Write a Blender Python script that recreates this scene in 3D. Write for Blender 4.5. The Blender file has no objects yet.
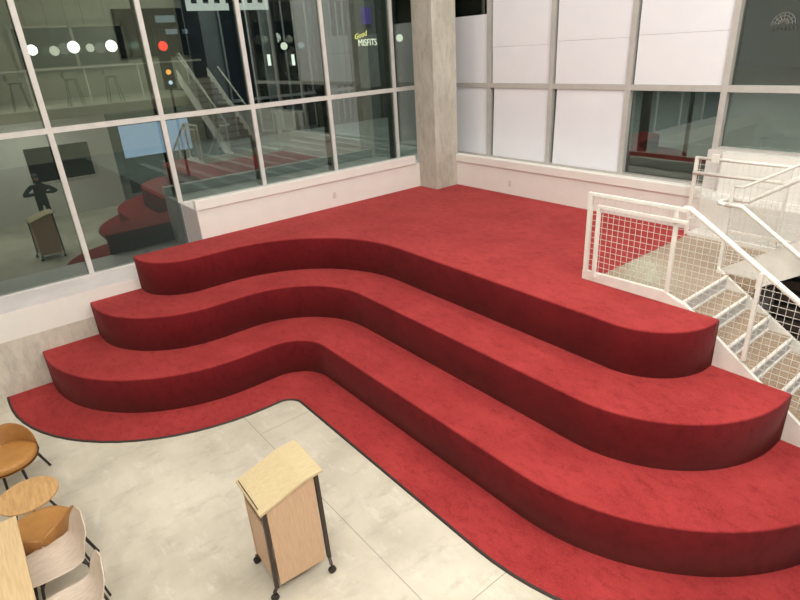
import bpy, bmesh, math, random
from mathutils import Vector, Matrix
random.seed(7)
SC = bpy.context.scene
COL = SC.collection
PI = math.pi
S = 1.14

# ------------------------------------------------------------------ materials
def new_mat(name):
    m = bpy.data.materials.new(name); m.use_nodes = True
    nt = m.node_tree; nt.nodes.clear()
    out = nt.nodes.new('ShaderNodeOutputMaterial')
    return m, nt, out

def nd(nt, typ, **kw):
    n = nt.nodes.new(typ)
    for k, v in kw.items():
        if k.startswith('in_'):
            n.inputs[k[3:].replace('_', ' ')].default_value = v
        else:
            setattr(n, k, v)
    return n

def rgb(r, g, b):
    f = lambda c: (c/255/12.92) if c/255 <= .04045 else ((c/255+.055)/1.055)**2.4
    return (f(r), f(g), f(b), 1)

def mix(nt, a, b, fac, blend='MIX'):
    n = nt.nodes.new('ShaderNodeMix'); n.data_type = 'RGBA'; n.blend_type = blend
    for sock, v in ((n.inputs['Factor'], fac), (n.inputs['A'], a), (n.inputs['B'], b)):
        pass
    def put(idx, v):
        s = n.inputs[idx]
        if hasattr(v, 'is_linked') or hasattr(v, 'links'): nt.links.new(v, s)
        else: s.default_value = v
    put(0, fac); put(6, a); put(7, b)
    return n.outputs[2]

def noise(nt, scale, detail=4, rough=.55, vec=None, stretch=None):
    n = nd(nt, 'ShaderNodeTexNoise'); n.inputs['Scale'].default_value = scale
    n.inputs['Detail'].default_value = detail; n.inputs['Roughness'].default_value = rough
    if vec is None:
        tc = nd(nt, 'ShaderNodeTexCoord'); vec = tc.outputs['Object']
    if stretch:
        mp = nd(nt, 'ShaderNodeMapping'); mp.inputs['Scale'].default_value = stretch
        nt.links.new(vec, mp.inputs['Vector']); vec = mp.outputs['Vector']
    nt.links.new(vec, n.inputs['Vector'])
    return n.outputs['Fac']

def ramp(nt, src, lo, hi):
    n = nd(nt, 'ShaderNodeMapRange'); n.inputs['From Min'].default_value = lo; n.inputs['From Max'].default_value = hi
    nt.links.new(src, n.inputs['Value']); return n.outputs['Result']

def bump(nt, src, strength, dist=.01):
    b = nd(nt, 'ShaderNodeBump'); b.inputs['Strength'].default_value = strength; b.inputs['Distance'].default_value = dist
    nt.links.new(src, b.inputs['Height']); return b.outputs['Normal']

def simple(name, c1, c2=None, rough=.5, scale=6, stretch=None, metal=0, bmp=0, lo=.35, hi=.65, detail=4, spec=None):
    m, nt, out = new_mat(name)
    p = nd(nt, 'ShaderNodeBsdfPrincipled'); p.inputs['Roughness'].default_value = rough; p.inputs['Metallic'].default_value = metal
    if spec is not None: p.inputs['Specular IOR Level'].default_value = spec
    f = noise(nt, scale, detail, stretch=stretch)
    nt.links.new(mix(nt, c1, c2 or tuple(x*.9 for x in c1[:3])+(1,), ramp(nt, f, lo, hi)), p.inputs['Base Color'])
    if bmp: nt.links.new(bump(nt, f, bmp), p.inputs['Normal'])
    nt.links.new(p.outputs[0], out.inputs[0])
    return m

def emit(name, c, s):
    m, nt, out = new_mat(name); e = nd(nt, 'ShaderNodeEmission'); e.inputs[0].default_value = c; e.inputs[1].default_value = s
    nt.links.new(e.outputs[0], out.inputs[0]); return m

def carpet_mat():
    m, nt, out = new_mat('red_carpet')
    p = nd(nt, 'ShaderNodeBsdfPrincipled'); p.inputs['Roughness'].default_value = .95
    p.inputs['Specular IOR Level'].default_value = .1
    p.inputs['Sheen Weight'].default_value = .12; p.inputs['Sheen Tint'].default_value = (1, .45, .42, 1)
    big = noise(nt, 1.6, 5, .6); mid = noise(nt, 7, 6, .7, stretch=(1, 1.7, 1)); fine = noise(nt, 60, 4, .8)
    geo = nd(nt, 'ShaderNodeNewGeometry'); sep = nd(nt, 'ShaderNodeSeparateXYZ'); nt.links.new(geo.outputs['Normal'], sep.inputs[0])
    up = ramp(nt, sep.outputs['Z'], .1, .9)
    # upright faces darkened in the colour: pile tone and riser shade together
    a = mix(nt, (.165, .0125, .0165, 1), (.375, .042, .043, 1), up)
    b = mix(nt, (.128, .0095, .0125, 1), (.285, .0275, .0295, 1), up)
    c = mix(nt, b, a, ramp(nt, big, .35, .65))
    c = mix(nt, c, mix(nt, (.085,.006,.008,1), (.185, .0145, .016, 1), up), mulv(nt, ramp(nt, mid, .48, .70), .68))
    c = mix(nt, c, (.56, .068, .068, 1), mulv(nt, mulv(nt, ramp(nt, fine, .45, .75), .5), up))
    nt.links.new(c, p.inputs['Base Color'])
    add = nd(nt, 'ShaderNodeMath', operation='ADD'); nt.links.new(fine, add.inputs[0]); nt.links.new(mid, add.inputs[1])
    nt.links.new(bump(nt, add.outputs[0], .35, .006), p.inputs['Normal'])
    nt.links.new(p.outputs[0], out.inputs[0]); return m

def mulv(nt, a, b):
    n = nd(nt, 'ShaderNodeMath', operation='MULTIPLY'); nt.links.new(a, n.inputs[0])
    if hasattr(b, 'links'): nt.links.new(b, n.inputs[1])
    else: n.inputs[1].default_value = b
    return n.outputs[0]

def floor_mat():
    m, nt, out = new_mat('polished_concrete')
    p = nd(nt, 'ShaderNodeBsdfPrincipled'); p.inputs['Roughness'].default_value = .42; p.inputs['Specular IOR Level'].default_value = .35
    big = noise(nt, .9, 5, .6); streak = noise(nt, 2.2, 8, .72, stretch=(1.0, 2.6, 1)); fine = noise(nt, 22, 5, .7)
    c = mix(nt, (.485, .44, .36, 1), (.69, .635, .53, 1), ramp(nt, big, .32, .66))
    c = mix(nt, c, (.78, .74, .655, 1), mulv(nt, ramp(nt, streak, .54, .74), .7))
    c = mix(nt, c, (.36, .325, .27, 1), mulv(nt, ramp(nt, noise(nt, 2.6, 8, .72, stretch=(1.9, .8, 1)), .52, .72), .55))
    c = mix(nt, c, (.50, .45, .36, 1), mulv(nt, ramp(nt, fine, .58, .75), .22))
    tc = nd(nt, 'ShaderNodeTexCoord'); sp = nd(nt, 'ShaderNodeSeparateXYZ'); nt.links.new(tc.outputs['Object'], sp.inputs[0])
    def joint(sock, off):
        a = nd(nt, 'ShaderNodeMath', operation='ADD'); nt.links.new(sock, a.inputs[0]); a.inputs[1].default_value = 65 - off
        md = nd(nt, 'ShaderNodeMath', operation='MODULO'); nt.links.new(a.outputs[0], md.inputs[0]); md.inputs[1].default_value = 3.25
        s1 = nd(nt, 'ShaderNodeMath', operation='LESS_THAN'); nt.links.new(md.outputs[0], s1.inputs[0]); s1.inputs[1].default_value = .009
        return s1.outputs[0]
    mx = nd(nt, 'ShaderNodeMath', operation='MAXIMUM'); 
    gt = nd(nt, 'ShaderNodeMath', operation='GREATER_THAN'); nt.links.new(sp.outputs['Y'], gt.inputs[0]); gt.inputs[1].default_value = -5.97
    nt.links.new(mulv(nt, joint(sp.outputs['X'], 3.24), gt.outputs[0]), mx.inputs[0]); nt.links.new(joint(sp.outputs['Y'], -5.975), mx.inputs[1])
    c = mix(nt, c, (.30, .26, .20, 1), mulv(nt, mx.outputs[0], .8))
    nt.links.new(c, p.inputs['Base Color'])
    rg = nd(nt, 'ShaderNodeMapRange'); rg.inputs['To Min'].default_value = .38; rg.inputs['To Max'].default_value = .6
    nt.links.new(big, rg.inputs['Value']); nt.links.new(rg.outputs[0], p.inputs['Roughness'])
    nt.links.new(p.outputs[0], out.inputs[0]); return m

def concrete_mat(name, c1, c2, board=True):
    m, nt, out = new_mat(name)
    p = nd(nt, 'ShaderNodeBsdfPrincipled'); p.inputs['Roughness'].default_value = .85
    big = noise(nt, 2.5, 6, .65, stretch=(1, 1, .6)); pit = noise(nt, 24, 4, .6); grain = noise(nt, 6, 6, .75, stretch=(2.2, 2.2, .6))
    c = mix(nt, c1, c2, ramp(nt, big, .35, .65))
    c = mix(nt, c, tuple(x*.62 for x in c1[:3])+(1,), mulv(nt, ramp(nt, grain, .48, .72), .6))
    c = mix(nt, c, tuple(x*.45 for x in c1[:3])+(1,), mulv(nt, ramp(nt, pit, .68, .76), .6))
    nt.links.new(c, p.inputs['Base Color'])
    nt.links.new(bump(nt, grain, .25, .02), p.inputs['Normal'])
    nt.links.new(p.outputs[0], out.inputs[0]); return m

def glass_mat(name, tint, refl, base):
    m, nt, out = new_mat(name)
    t = nd(nt, 'ShaderNodeBsdfTransparent'); t.inputs[0].default_value = tint
    g = nd(nt, 'ShaderNodeBsdfGlossy'); g.inputs['Roughness'].default_value = 0; g.inputs[0].default_value = refl
    lw = nd(nt, 'ShaderNodeFresnel'); lw.inputs[0].default_value = 1.5
    a = nd(nt, 'ShaderNodeMath', operation='MULTIPLY_ADD'); nt.links.new(lw.outputs[0], a.inputs[0]); a.inputs[1].default_value = 1.3; a.inputs[2].default_value = base
    a.use_clamp = True
    mx = nd(nt, 'ShaderNodeMixShader'); nt.links.new(a.outputs[0], mx.inputs[0]); nt.links.new(t.outputs[0], mx.inputs[1]); nt.links.new(g.outputs[0], mx.inputs[2])
    nt.links.new(mx.outputs[0], out.inputs[0]); return m

M = {}
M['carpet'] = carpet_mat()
M['edge'] = simple('carpet_edge_strip', (.035, .022, .018, 1), rough=.6)
M['floor'] = floor_mat()
M['white'] = simple('white_paint', (.815, .795, .755, 1), (.785, .765, .725, 1), rough=.55, scale=3)
M['pinkwhite'] = simple('shade_tinted_white', (.66, .61, .60, 1), (.63, .58, .57, 1), rough=.5, scale=3)  # white paint with shade put into it, for bulkhead end and infill wall
M['ceil'] = simple('ceiling_paint', (.5, .48, .44, 1), rough=.9)
M['concrete'] = concrete_mat('board_formed_concrete', (.43, .405, .345, 1), (.56, .53, .465, 1))
M['concbase'] = concrete_mat('base_concrete', (.52, .48, .41, 1), (.66, .62, .54, 1))
M['ledge'] = simple('ledge_paint', (.90, .83, .82, 1), rough=.5, scale=3)
M['mullL'] = simple('white_aluminium', (.66, .635, .61, 1), rough=.4)
M['mullR'] = simple('pale_grey_aluminium', (.50, .475, .45, 1), rough=.4)
M['mullD'] = simple('dark_gasket', (.05, .05, .047, 1), rough=.5)
M['glass'] = glass_mat('tinted_glass', (.62, .68, .65, 1), (.84, .92, .85, 1), .105)
M['glassR'] = glass_mat('street_glass', (.64, .69, .66, 1), (.84, .9, .84, 1), .075)
M['paper'] = simple('white_paper', (.79, .785, .83, 1), (.755, .75, .795, 1), rough=.9, scale=1.2)
M['steel'] = simple('white_painted_steel', (.83, .805, .75, 1), rough=.4)
M['wire'] = simple('white_wire', (.74, .715, .66, 1), rough=.5)
M['riser'] = simple('grey_riser', (.47, .46, .45, 1), rough=.5)
M['terrazzo'] = simple('tan_terrazzo', (.43, .325, .235, 1), (.285, .21, .148, 1), rough=.12, scale=60, bmp=.22, detail=5, lo=.4, hi=.6)
M['oak'] = simple('light_oak', (.74, .55, .32, 1), (.64, .45, .24, 1), rough=.45, scale=9, stretch=(.6, 7, 7), detail=5)
M['oak_table'] = simple('table_oak', (.68, .50, .29, 1), (.57, .40, .21, 1), rough=.45, scale=8, stretch=(.6, 8, 8), detail=6)
M['oak_round'] = simple('round_table_oak', (.62, .38, .17, 1), (.50, .28, .11, 1), rough=.4, scale=7, stretch=(1, 7, 7), detail=6)
M['maple'] = simple('pale_maple', (.61, .495, .30, 1), (.54, .425, .245, 1), rough=.42, scale=10, stretch=(9, .7, 9), detail=5)
M['pinkoak'] = simple('pink_oak_panel', (.60, .40, .265, 1), (.52, .335, .21, 1), rough=.5, scale=10, stretch=(9, 9, .6), detail=5)
M['black'] = simple('black_metal', (.018, .013, .012, 1), rough=.45)
M['bronze'] = simple('dark_bronze_metal', (.045, .028, .022, 1), rough=.45, metal=.2)
M['leather'] = simple('tan_leather', (.46, .215, .058, 1), (.40, .18, .045, 1), rough=.45, scale=12, bmp=.05)
M['leather_d'] = simple('tan_leather_shell', (.36, .165, .045, 1), (.31, .135, .036, 1), rough=.5, scale=12, bmp=.05)
M['whitewash'] = simple('whitewashed_wood', (.66, .56, .47, 1), (.56, .46, .38, 1), rough=.5, scale=14, stretch=(5, 1, 1), detail=6)
M['asphalt'] = simple('wet_asphalt', (.150, .160, .152, 1), (.105, .113, .107, 1), rough=.5, scale=1.2)
M['roadpaint'] = simple('road_paint', (.27, .28, .27, 1), (.2, .21, .2, 1), rough=.6)
M['facade'] = simple('dark_grey_facade', (.10, .10, .105, 1), (.08, .08, .085, 1), rough=.6, scale=2)
M['facade_b'] = simple('black_facade', (.022, .022, .024, 1), rough=.4)
M['facade_g'] = simple('grey_panel', (.17, .165, .165, 1), (.14, .135, .135, 1), rough=.6, scale=2)
M['soffit'] = simple('brown_soffit', (.12, .105, .085, 1), rough=.7)
M['darkglass'] = simple('dark_window_glass', (.012, .013, .015, 1), rough=.08)
M['tanwall'] = simple('tan_wall', (.36, .33, .25, 1), (.33, .30, .23, 1), rough=.8, scale=2)
M['cloth_dark'] = simple('dark_cloth', (.02, .022, .025, 1), (.03, .032, .035, 1), rough=.9)
M['skin'] = simple('skin', (.45, .27, .19, 1), rough=.55)
M['hair'] = simple('dark_hair', (.015, .011, .009, 1), rough=.6)
M['globe'] = emit('globe_light', (1, .96, .88, 1), 9)
M['globe_dim'] = emit('globe_dim_light', (1, .97, .80, 1), 2.2)
M['lampw'] = emit('wall_lamp_light', (1, .97, .9, 1), 3)
M['sign_y'] = emit('yellow_sign_light', (1, .83, .22, 1), 3)
M['sign_w'] = emit('white_sign_light', (1, .95, .75, 1), 3)
M['red_l'] = emit('red_signal_light', (1, .05, .03, 1), 4)
M['amber_l'] = emit('amber_light', (1, .42, .06, 1), 3)
M['blue_l'] = emit('cool_light', (.75, .85, 1, 1), 2.2)
M['purple_l'] = emit('purple_light', (.16, .10, .45, 1), 1.0)
M['winlit'] = emit('lit_window', (.55, .64, .70, 1), .8)
M['fascia_glow'] = emit('glowing_fascia', (.9, .88, .82, 1), 1.5)  # emission stands in for light falling on the canopy edge
M['street_lamp'] = emit('street_lamp_light', (.72, 1, .82, 1), 42)
M['screen'] = emit('blue_screen_light', (.50, .66, .95, 1), 1.9)
M['decal'] = simple('pale_decal', (.26, .26, .24, 1), rough=.8)
M['decal_d'] = simple('dark_decal', (.06, .06, .055, 1), rough=.8)
M['brownslat'] = simple('dark_brown_slats', (.10, .07, .055, 1), rough=.6)
M['lens'] = simple('outlet_white', (.75, .68, .62, 1), rough=.4)

# ------------------------------------------------------------------ mesh helpers
class MB:
    def __init__(s): s.bm = bmesh.new()
    def box(s, x0, x1, y0, y1, z0, z1):
        vs = [s.bm.verts.new(p) for p in ((x0,y0,z0),(x1,y0,z0),(x1,y1,z0),(x0,y1,z0),(x0,y0,z1),(x1,y0,z1),(x1,y1,z1),(x0,y1,z1))]
        for f in ((3,2,1,0),(4,5,6,7),(0,1,5,4),(1,2,6,5),(2,3,7,6),(3,0,4,7)): s.bm.faces.new([vs[i] for i in f])
        return s
    def hexa(s, pts):
        vs = [s.bm.verts.new(p) for p in pts]
        for f in ((3,2,1,0),(4,5,6,7),(0,1,5,4),(1,2,6,5),(2,3,7,6),(3,0,4,7)): s.bm.faces.new([vs[i] for i in f])
        return s
    def bar(s, p, q, w, h, up=(0,0,1)):
        p, q = Vector(p), Vector(q); d = (q-p).normalized(); u = Vector(up)
        if abs(d.dot(u)) > .99: u = Vector((1,0,0))
        a = d.cross(u).normalized(); b = a.cross(d).normalized()
        pts = []
        for e in (p, q):
            pass
        c = [(-1,-1),(1,-1),(1,1),(-1,1)]
        pts = [p+a*(i*w/2)+b*(j*h/2) for i,j in c] + [q+a*(i*w/2)+b*(j*h/2) for i,j in c]
        return s.hexa(pts)
    def tube(s, pts, r, n=10, cap=True):
        pts = [Vector(p) for p in pts]; rs = r if isinstance(r, (list, tuple)) else [r]*len(pts)
        rings = []; prev = None
        for i, p in enumerate(pts):
            if i == 0: d = pts[1]-p
            elif i == len(pts)-1: d = p-pts[i-1]
            else: d = (pts[i+1]-p).normalized()+(p-pts[i-1]).normalized()
            d.normalize()
            if prev is None:
                u = Vector((0,0,1)) if abs(d.z) < .9 else Vector((1,0,0))
                a = d.cross(u).normalized()
            else:
                a = (prev - d*prev.dot(d)).normalized()
            prev = a; b = d.cross(a)
            rings.append([s.bm.verts.new(p+(a*math.cos(2*PI*k/n)+b*math.sin(2*PI*k/n))*rs[i]) for k in range(n)])
        for A, B in zip(rings, rings[1:]):
            for k in range(n): s.bm.faces.new((A[k], A[(k+1)%n], B[(k+1)%n], B[k]))
        if cap:
            s.bm.faces.new(rings[0][::-1]); s.bm.faces.new(rings[-1])
        return s
    def prism(s, poly, z0, z1):
        b = [s.bm.verts.new((x,y,z0)) for x,y in poly]; t = [s.bm.verts.new((x,y,z1)) for x,y in poly]
        n = len(poly)
        for i in range(n): s.bm.faces.new((b[i], b[(i+1)%n], t[(i+1)%n], t[i]))
        s.bm.faces.new(b[::-1]); s.bm.faces.new(t)
        return s
    def prism_y(s, poly, y0, y1):       # poly in (x,z)
        b = [s.bm.verts.new((x,y0,z)) for x,z in poly]; t = [s.bm.verts.new((x,y1,z)) for x,z in poly]
        n = len(poly)
        for i in range(n): s.bm.faces.new((b[i], b[(i+1)%n], t[(i+1)%n], t[i]))
        s.bm.faces.new(b[::-1]); s.bm.faces.new(t)
        return s
    def prism_x(s, poly, x0, x1):       # poly in (y,z)
        b = [s.bm.verts.new((x0,y,z)) for y,z in poly]; t = [s.bm.verts.new((x1,y,z)) for y,z in poly]
        n = len(poly)
        for i in range(n): s.bm.faces.new((b[i], b[(i+1)%n], t[(i+1)%n], t[i]))
        s.bm.faces.new(b[::-1]); s.bm.faces.new(t)
        return s
    def grid(s, P):                      # P[i][j] points
        V = [[s.bm.verts.new(p) for p in row] for row in P]
        for i in range(len(V)-1):
            for j in range(len(V[0])-1): s.bm.faces.new((V[i][j], V[i+1][j], V[i+1][j+1], V[i][j+1]))
        return s
    def sphere(s, c, r, sx=1, sy=1, sz=1, n=16):
        bmesh.ops.create_uvsphere(s.bm, u_segments=n, v_segments=n//2+2, radius=r, matrix=Matrix.Translation(c) @ Matrix.Diagonal((sx,sy,sz,1)))
        return s
    def build(s, name, mat, parent=None, o=None, smooth=False, bev=0, seg=2):
        bmesh.ops.recalc_face_normals(s.bm, faces=s.bm.faces[:])
        if o is not None: bmesh.ops.translate(s.bm, verts=s.bm.verts[:], vec=-Vector(o))
        me = bpy.data.meshes.new(name); s.bm.to_mesh(me); s.bm.free()
        if smooth:
            for p in me.polygons: p.use_smooth = True
        me.materials.append(mat if not isinstance(mat, str) else M[mat])
        ob = bpy.data.objects.new(name, me); COL.objects.link(ob)
        if parent is not None: ob.parent = parent
        elif o is not None: ob.location = o
        if bev:
            b = ob.modifiers.new('bevel', 'BEVEL'); b.width = bev; b.segments = seg; b.limit_method = 'ANGLE'; b.angle_limit = math.radians(40)
        return ob

def tag(o, label, cat=None, group=None, kind=None):
    o['label'] = label
    if cat: o['category'] = cat
    if group: o['group'] = group
    if kind: o['kind'] = kind
    return o
def empty(name, loc=(0,0,0), rz=0, label=None, cat=None, group=None, kind=None):
    e = bpy.data.objects.new(name, None); COL.objects.link(e); e.location = loc; e.rotation_euler = (0,0,rz); e.empty_display_size = .1
    if label: tag(e, label, cat, group, kind)
    return e
def copy_tree(o, parent=None):
    c = o.copy(); COL.objects.link(c)
    if parent is not None: c.parent = parent
    for ch in list(o.children): copy_tree(ch, c)
    return c

def text_obj(name, body, mat, size, mw, parent=None, shear=0, extrude=.01):
    cu = bpy.data.curves.new(name, 'FONT'); cu.body = body; cu.size = size; cu.extrude = extrude; cu.shear = shear
    tmp = bpy.data.objects.new('tmp_text', cu); COL.objects.link(tmp)
    bpy.context.view_layer.update()
    me = bpy.data.meshes.new_from_object(tmp.evaluated_get(bpy.context.evaluated_depsgraph_get()))
    bpy.data.objects.remove(tmp); bpy.data.curves.remove(cu)
    me.transform(mw); me.materials.clear(); me.materials.append(M[mat])
    ob = bpy.data.objects.new(name, me); COL.objects.link(ob)
    if parent is not None: ob.parent = parent
    return ob

# ------------------------------------------------------------------ camera
cam = bpy.data.cameras.new('camera'); cam.sensor_width = 36; cam.lens = 567.8*36/800; cam.clip_end = 200
cob = bpy.data.objects.new('camera', cam); COL.objects.link(cob)
R = Matrix(((0.6244710157547243, -0.28537341697394264, 0.727047428553928), (0.7788405093653758, 0.29745580160638346, -0.5522024146548525), (-0.05868058573505126, 0.9110883925148646, 0.40801290406367197)))
mw = R.to_4x4(); mw.translation = (8.796222714, -7.952287974, 4.158472715)
cob.matrix_world = mw
SC.camera = cob
SC.view_settings.view_transform = 'Standard'
SC.view_settings.look = 'None'
SC.view_settings.exposure = 0
SC.cycles.use_denoising = True
SC.cycles.max_bounces = 8
SC.cycles.transparent_max_bounces = 16
SC.cycles.caustics_reflective = False
SC.cycles.caustics_refractive = False
SC.cycles.sample_clamp_indirect = 4

XG, YG = -.734, .679        # window planes
ZR = 3.358                   # mid rail height
YE = -2.516                  # plane of the stair edge
ZP = 1.539                   # platform top
H = .513
YB = -.56                    # column front

# ------------------------------------------------------------------ shell of the room
def struct(ob, label, cat): return tag(ob, label, cat, kind='structure')

struct(MB().box(-.73, 15, -14, .6, -.2, 0).build('floor', 'floor'), 'polished cream concrete floor with thin saw-cut joints', 'floor')
struct(MB().box(-1.0, 15.2, -14.2, 1.0, 7.6, 7.8).build('ceiling', 'ceil'), 'plain ceiling high above the hall', 'ceiling')

wl = empty('wall_left', (0,-7,0)); struct(wl, 'low white and bare concrete wall under the tall glazing', 'wall')
o = (0,-7,0)
MB().box(-.765, -.001, -14, -5.125, -.2, .80).build('concrete_base', 'concbase', wl, o)
MB().box(-.765, -.001, -14, -5.125, .80, 1.178).build('white_band', 'white', wl, o)
MB().box(-.765, -.001, -14, -5.125, 1.178, 1.196).build('sill_ledge', 'ledge', wl, o)
MB().box(-.765, -.001, -5.12, YB-.002, -.2, 2.0).build('bulkhead', 'white', wl, o)
MB().box(-.68, -.004, -5.127, -5.1195, 1.25, 2.0).build('bulkhead_end', 'pinkwhite', wl, o)
MB().box(-.09, .028, -5.135, -.675, 2.0, 2.16).build('sill_cap', 'white', wl, o, bev=.012)
wr = empty('wall_right', (3,0,0)); struct(wr, 'low white wall under the papered windows and behind the stairs', 'wall')
o = (3,0,0)
MB().box(-.2, 15, 0, .9, -.2, 2.0).build('bulkhead', 'white', wr, o)
MB().box(.46, 5.27, -.028, .09, 2.0, 2.145).build('sill_cap', 'white', wr, o, bev=.012)
MB().box(5.04, 15, .585, .9, 2.0, 2.55).build('infill_wall', 'pinkwhite', wr, o)
MB().box(5.30, 15, .46, .584, 1.98, 2.555).build('tall_bulkhead', 'white', wr, o)
struct(MB().box(15, 15.2, -14, 1, 3.08, 7.6).build('wall_back', 'tanwall'), 'tan wall at the back of the upper gallery', 'wall')
struct(MB().box(-1, 15.2, -14.2, -14, -.2, 7.6).build('wall_side', 'white'), 'plain white wall at the far side of the hall', 'wall')
struct(MB().box(9.5, 9.7, -9.5, -3.75, 0, 2.80).build('wall_front', 'white'), 'white wall under the upper gallery', 'wall')
struct(MB().box(9.25, 15, -14, 0, 2.80, 3.08).build('floor_gallery', 'tanwall'), 'tan slab of the upper gallery', 'floor')
struct(MB().box(14.6, 14.8, -14, 0, 0, 2.8).build('wall_under_gallery', 'facade_g'), 'grey wall in the space under the gallery', 'wall')

# concrete column in the corner
c = MB().box(-.06, .50, YB, .02, -.1, 7.6).build('concrete_column', 'concrete', o=(0,0,0), bev=.012)
tag(c, 'square board-marked concrete column in the corner between the two window walls', 'column', kind='structure')

# ------------------------------------------------------------------ curtain walls
wn = [0]
def bay_left(y0, y1, zb, label, last=False):
    wn[0] += 1
    w = empty('window_%d' % wn[0], (XG, (y0+y1)/2, zb)); struct(w, label, 'window'); o = w.location
    hw = .036
    f = MB()
    f.box(XG-.10, XG, y0-hw, y0+hw, zb, 7.6)
    if last: f.box(XG-.10, XG, y1-hw, y1+hw, zb, 7.6)
    for zz, hh in ((ZR, .038), (6.2, .038)): f.box(XG-.095, XG-.002, y0+hw, y1-hw, zz-hh, zz+hh)
    f.box(XG-.095, XG-.002, y0+hw, y1-hw, zb-.02, zb+.012)
    f.build('window_frame', 'mullL', w, o)
    g = MB(); g.box(XG-.26, XG-.10, y0-hw*.8, y0+hw*.8, zb, 7.6); g.build('outer_mullion', 'mullD', w, o)
    for a, b in ((zb+.012, ZR-.038), (ZR+.038, 6.162), (6.238, 7.6)):
        MB().box(XG-.041, XG-.035, y0+hw, y1-hw, a, b).build('pane', 'glass', w, o)
ly = [-11.3, -9.755, -8.22, -6.68, -5.115, -3.585, -2.05, -.50, .64]
names = ['tall window bay far along the long glazing', 'tall window bay further along the long glazing', 'tall window bay above the low white wall beside the dining table',
         'tall window bay reaching down to the low ledge above the lower steps', 'window bay starting where the white bulkhead begins',
         'second window bay along from the bulkhead end', 'window bay nearly meeting the concrete column', 'narrow window strip half hidden by the concrete column']
for i in range(8):
    bay_left(ly[i], ly[i+1], 1.198 if i < 4 else 2.005, names[i])
def bay_right(x0, x1, zb, label):
    wn[0] += 1
    w = empty('window_%d' % wn[0], ((x0+x1)/2, YG, zb)); struct(w, label, 'window'); o = w.location
    hw = .042
    f = MB()
    f.box(x1-hw, x1+hw, YG, YG+.14, zb, 7.6)
    for zz in (ZR, 6.2): f.box(x0+hw, x1-hw, YG+.004, YG+.13, zz-.042, zz+.042)
    f.box(x0+hw, x1-hw, YG+.004, YG+.13, zb-.02, zb+.028)
    f.build('window_frame', 'mullR', w, o)
    for a, b in ((zb+.028, ZR-.042), (ZR+.042, 6.158), (6.242, 7.6)):
        MB().box(x0+hw, x1-hw, YG+.094, YG+.10, a, b).build('pane', 'glassR', w, o)
rx = [-.73, .69, 2.155, 3.635, 5.085, 6.55, 8.02]
rn = ['narrow papered window bay beside the concrete column', 'papered window bay second from the column', 'papered window bay third from the column',
      'window bay papered only above the middle rail', 'clear window bay behind the staircase', 'clear window bay further along behind the staircase']
for i in range(6):
    bay_right(rx[i], rx[i+1], 2.005 if i < 4 else 2.55, rn[i])

def paper(x0, x1, z0, z1, label, lift=.0, skew=0):
    P = []; n = 8
    for i in range(n+1):
        row = []
        for j in range(n+1):
            u, v = i/n, j/n
            row.append((x0+(x1-x0)*u + skew*v*(1 if u < .5 else .3), YG+.030-.004*math.sin(PI*u)*math.sin(PI*v), z0+(z1-z0)*v))
        P.append(row)
    c = ((x0+x1)/2, YG+.03, z0)
    ob = MB().grid(P).build('paper_sheet', 'paper', o=c, smooth=True)
    tag(ob, label, 'paper sheet', 'white paper sheets over the windows')
zl0, zl1, zu0 = 2.03, 3.312, 3.402
paper(-.30, .672, zu0, 4.60, 'narrow upper white paper sheet beside the column, ending short of the top')
paper(-.30, .672, zl0, zl1, 'narrow lower white paper sheet beside the column, under the rail')
paper(.775, 2.14, zu0, 4.03, 'white paper sheet just above the rail, second bay from the column')
paper(.77, 2.14, 4.033, 6.1, 'high white paper sheet above the seam, second bay from the column')
paper(.79, 2.14, zl0, zl1, 'white paper sheet under the rail, second bay from the column', skew=.03)
paper(2.24, 3.62, zu0, 4.07, 'white paper sheet just above the rail, third bay from the column')
paper(2.24, 3.62, 4.073, 6.1, 'high white paper sheet above the seam, third bay from the column')
paper(2.255, 3.62, zl0, zl1, 'white paper sheet under the rail with a loose edge, beside the clear lower pane', skew=.03)
paper(3.72, 5.065, zu0, 4.09, 'white paper sheet directly above the clear lower pane')
paper(3.72, 5.065, 4.093, 6.1, 'high white paper sheet over the bay nearest the staircase')

# ------------------------------------------------------------------ carpeted tiers
def arc(cx, cy, r, a0, a1, n=18):
    return [(cx+r*math.cos(math.radians(a0+(a1-a0)*k/n)), cy+r*math.sin(math.radians(a0+(a1-a0)*k/n))) for k in range(n+1)]
def tier_edge(xe, ys, rc, rf, yc, xr, rr):
    """from the long wall: convex corner, concave fillet, straight run, convex corner at the stairs"""
    s = S
    xe, ys, rc, rf, yc, xr, rr = [v*s for v in (xe, ys, rc, rf, yc, xr, rr)]
    p = [(0.0, ys)]
    p += arc(xe-rc, ys+rc, rc, -90, 0)
    p += arc(xe+rf, yc-rf, rf, 180, 90)
    p += arc(xr-rr, yc+rr, rr, -90, 0, 22)
    p = [q for q in p if q[1] <= YE+1e-6 or q[0] < xr*0.6]
    p.append((xr, YE))
    return p
EDGE = {3: tier_edge(.70, -5.43, .60, 1.65, -2.885, 5.94, .60),
        2: tier_edge(1.30, -6.07, 1.13, 1.05, -3.48, 6.58, 1.15),
        1: tier_edge(1.94, -6.735, 1.78, .45, -4.11, 7.20, 1.80),
        0: tier_edge(2.44, -7.22, 2.25, .20, -4.61, 7.70, 2.30)}
plat = empty('tiered_seating_platform', (2.5,-3,0), label='curving red carpeted tiered platform with three tall steps and a floor-level border', cat='platform')
o = (2.5,-3,0)
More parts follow.
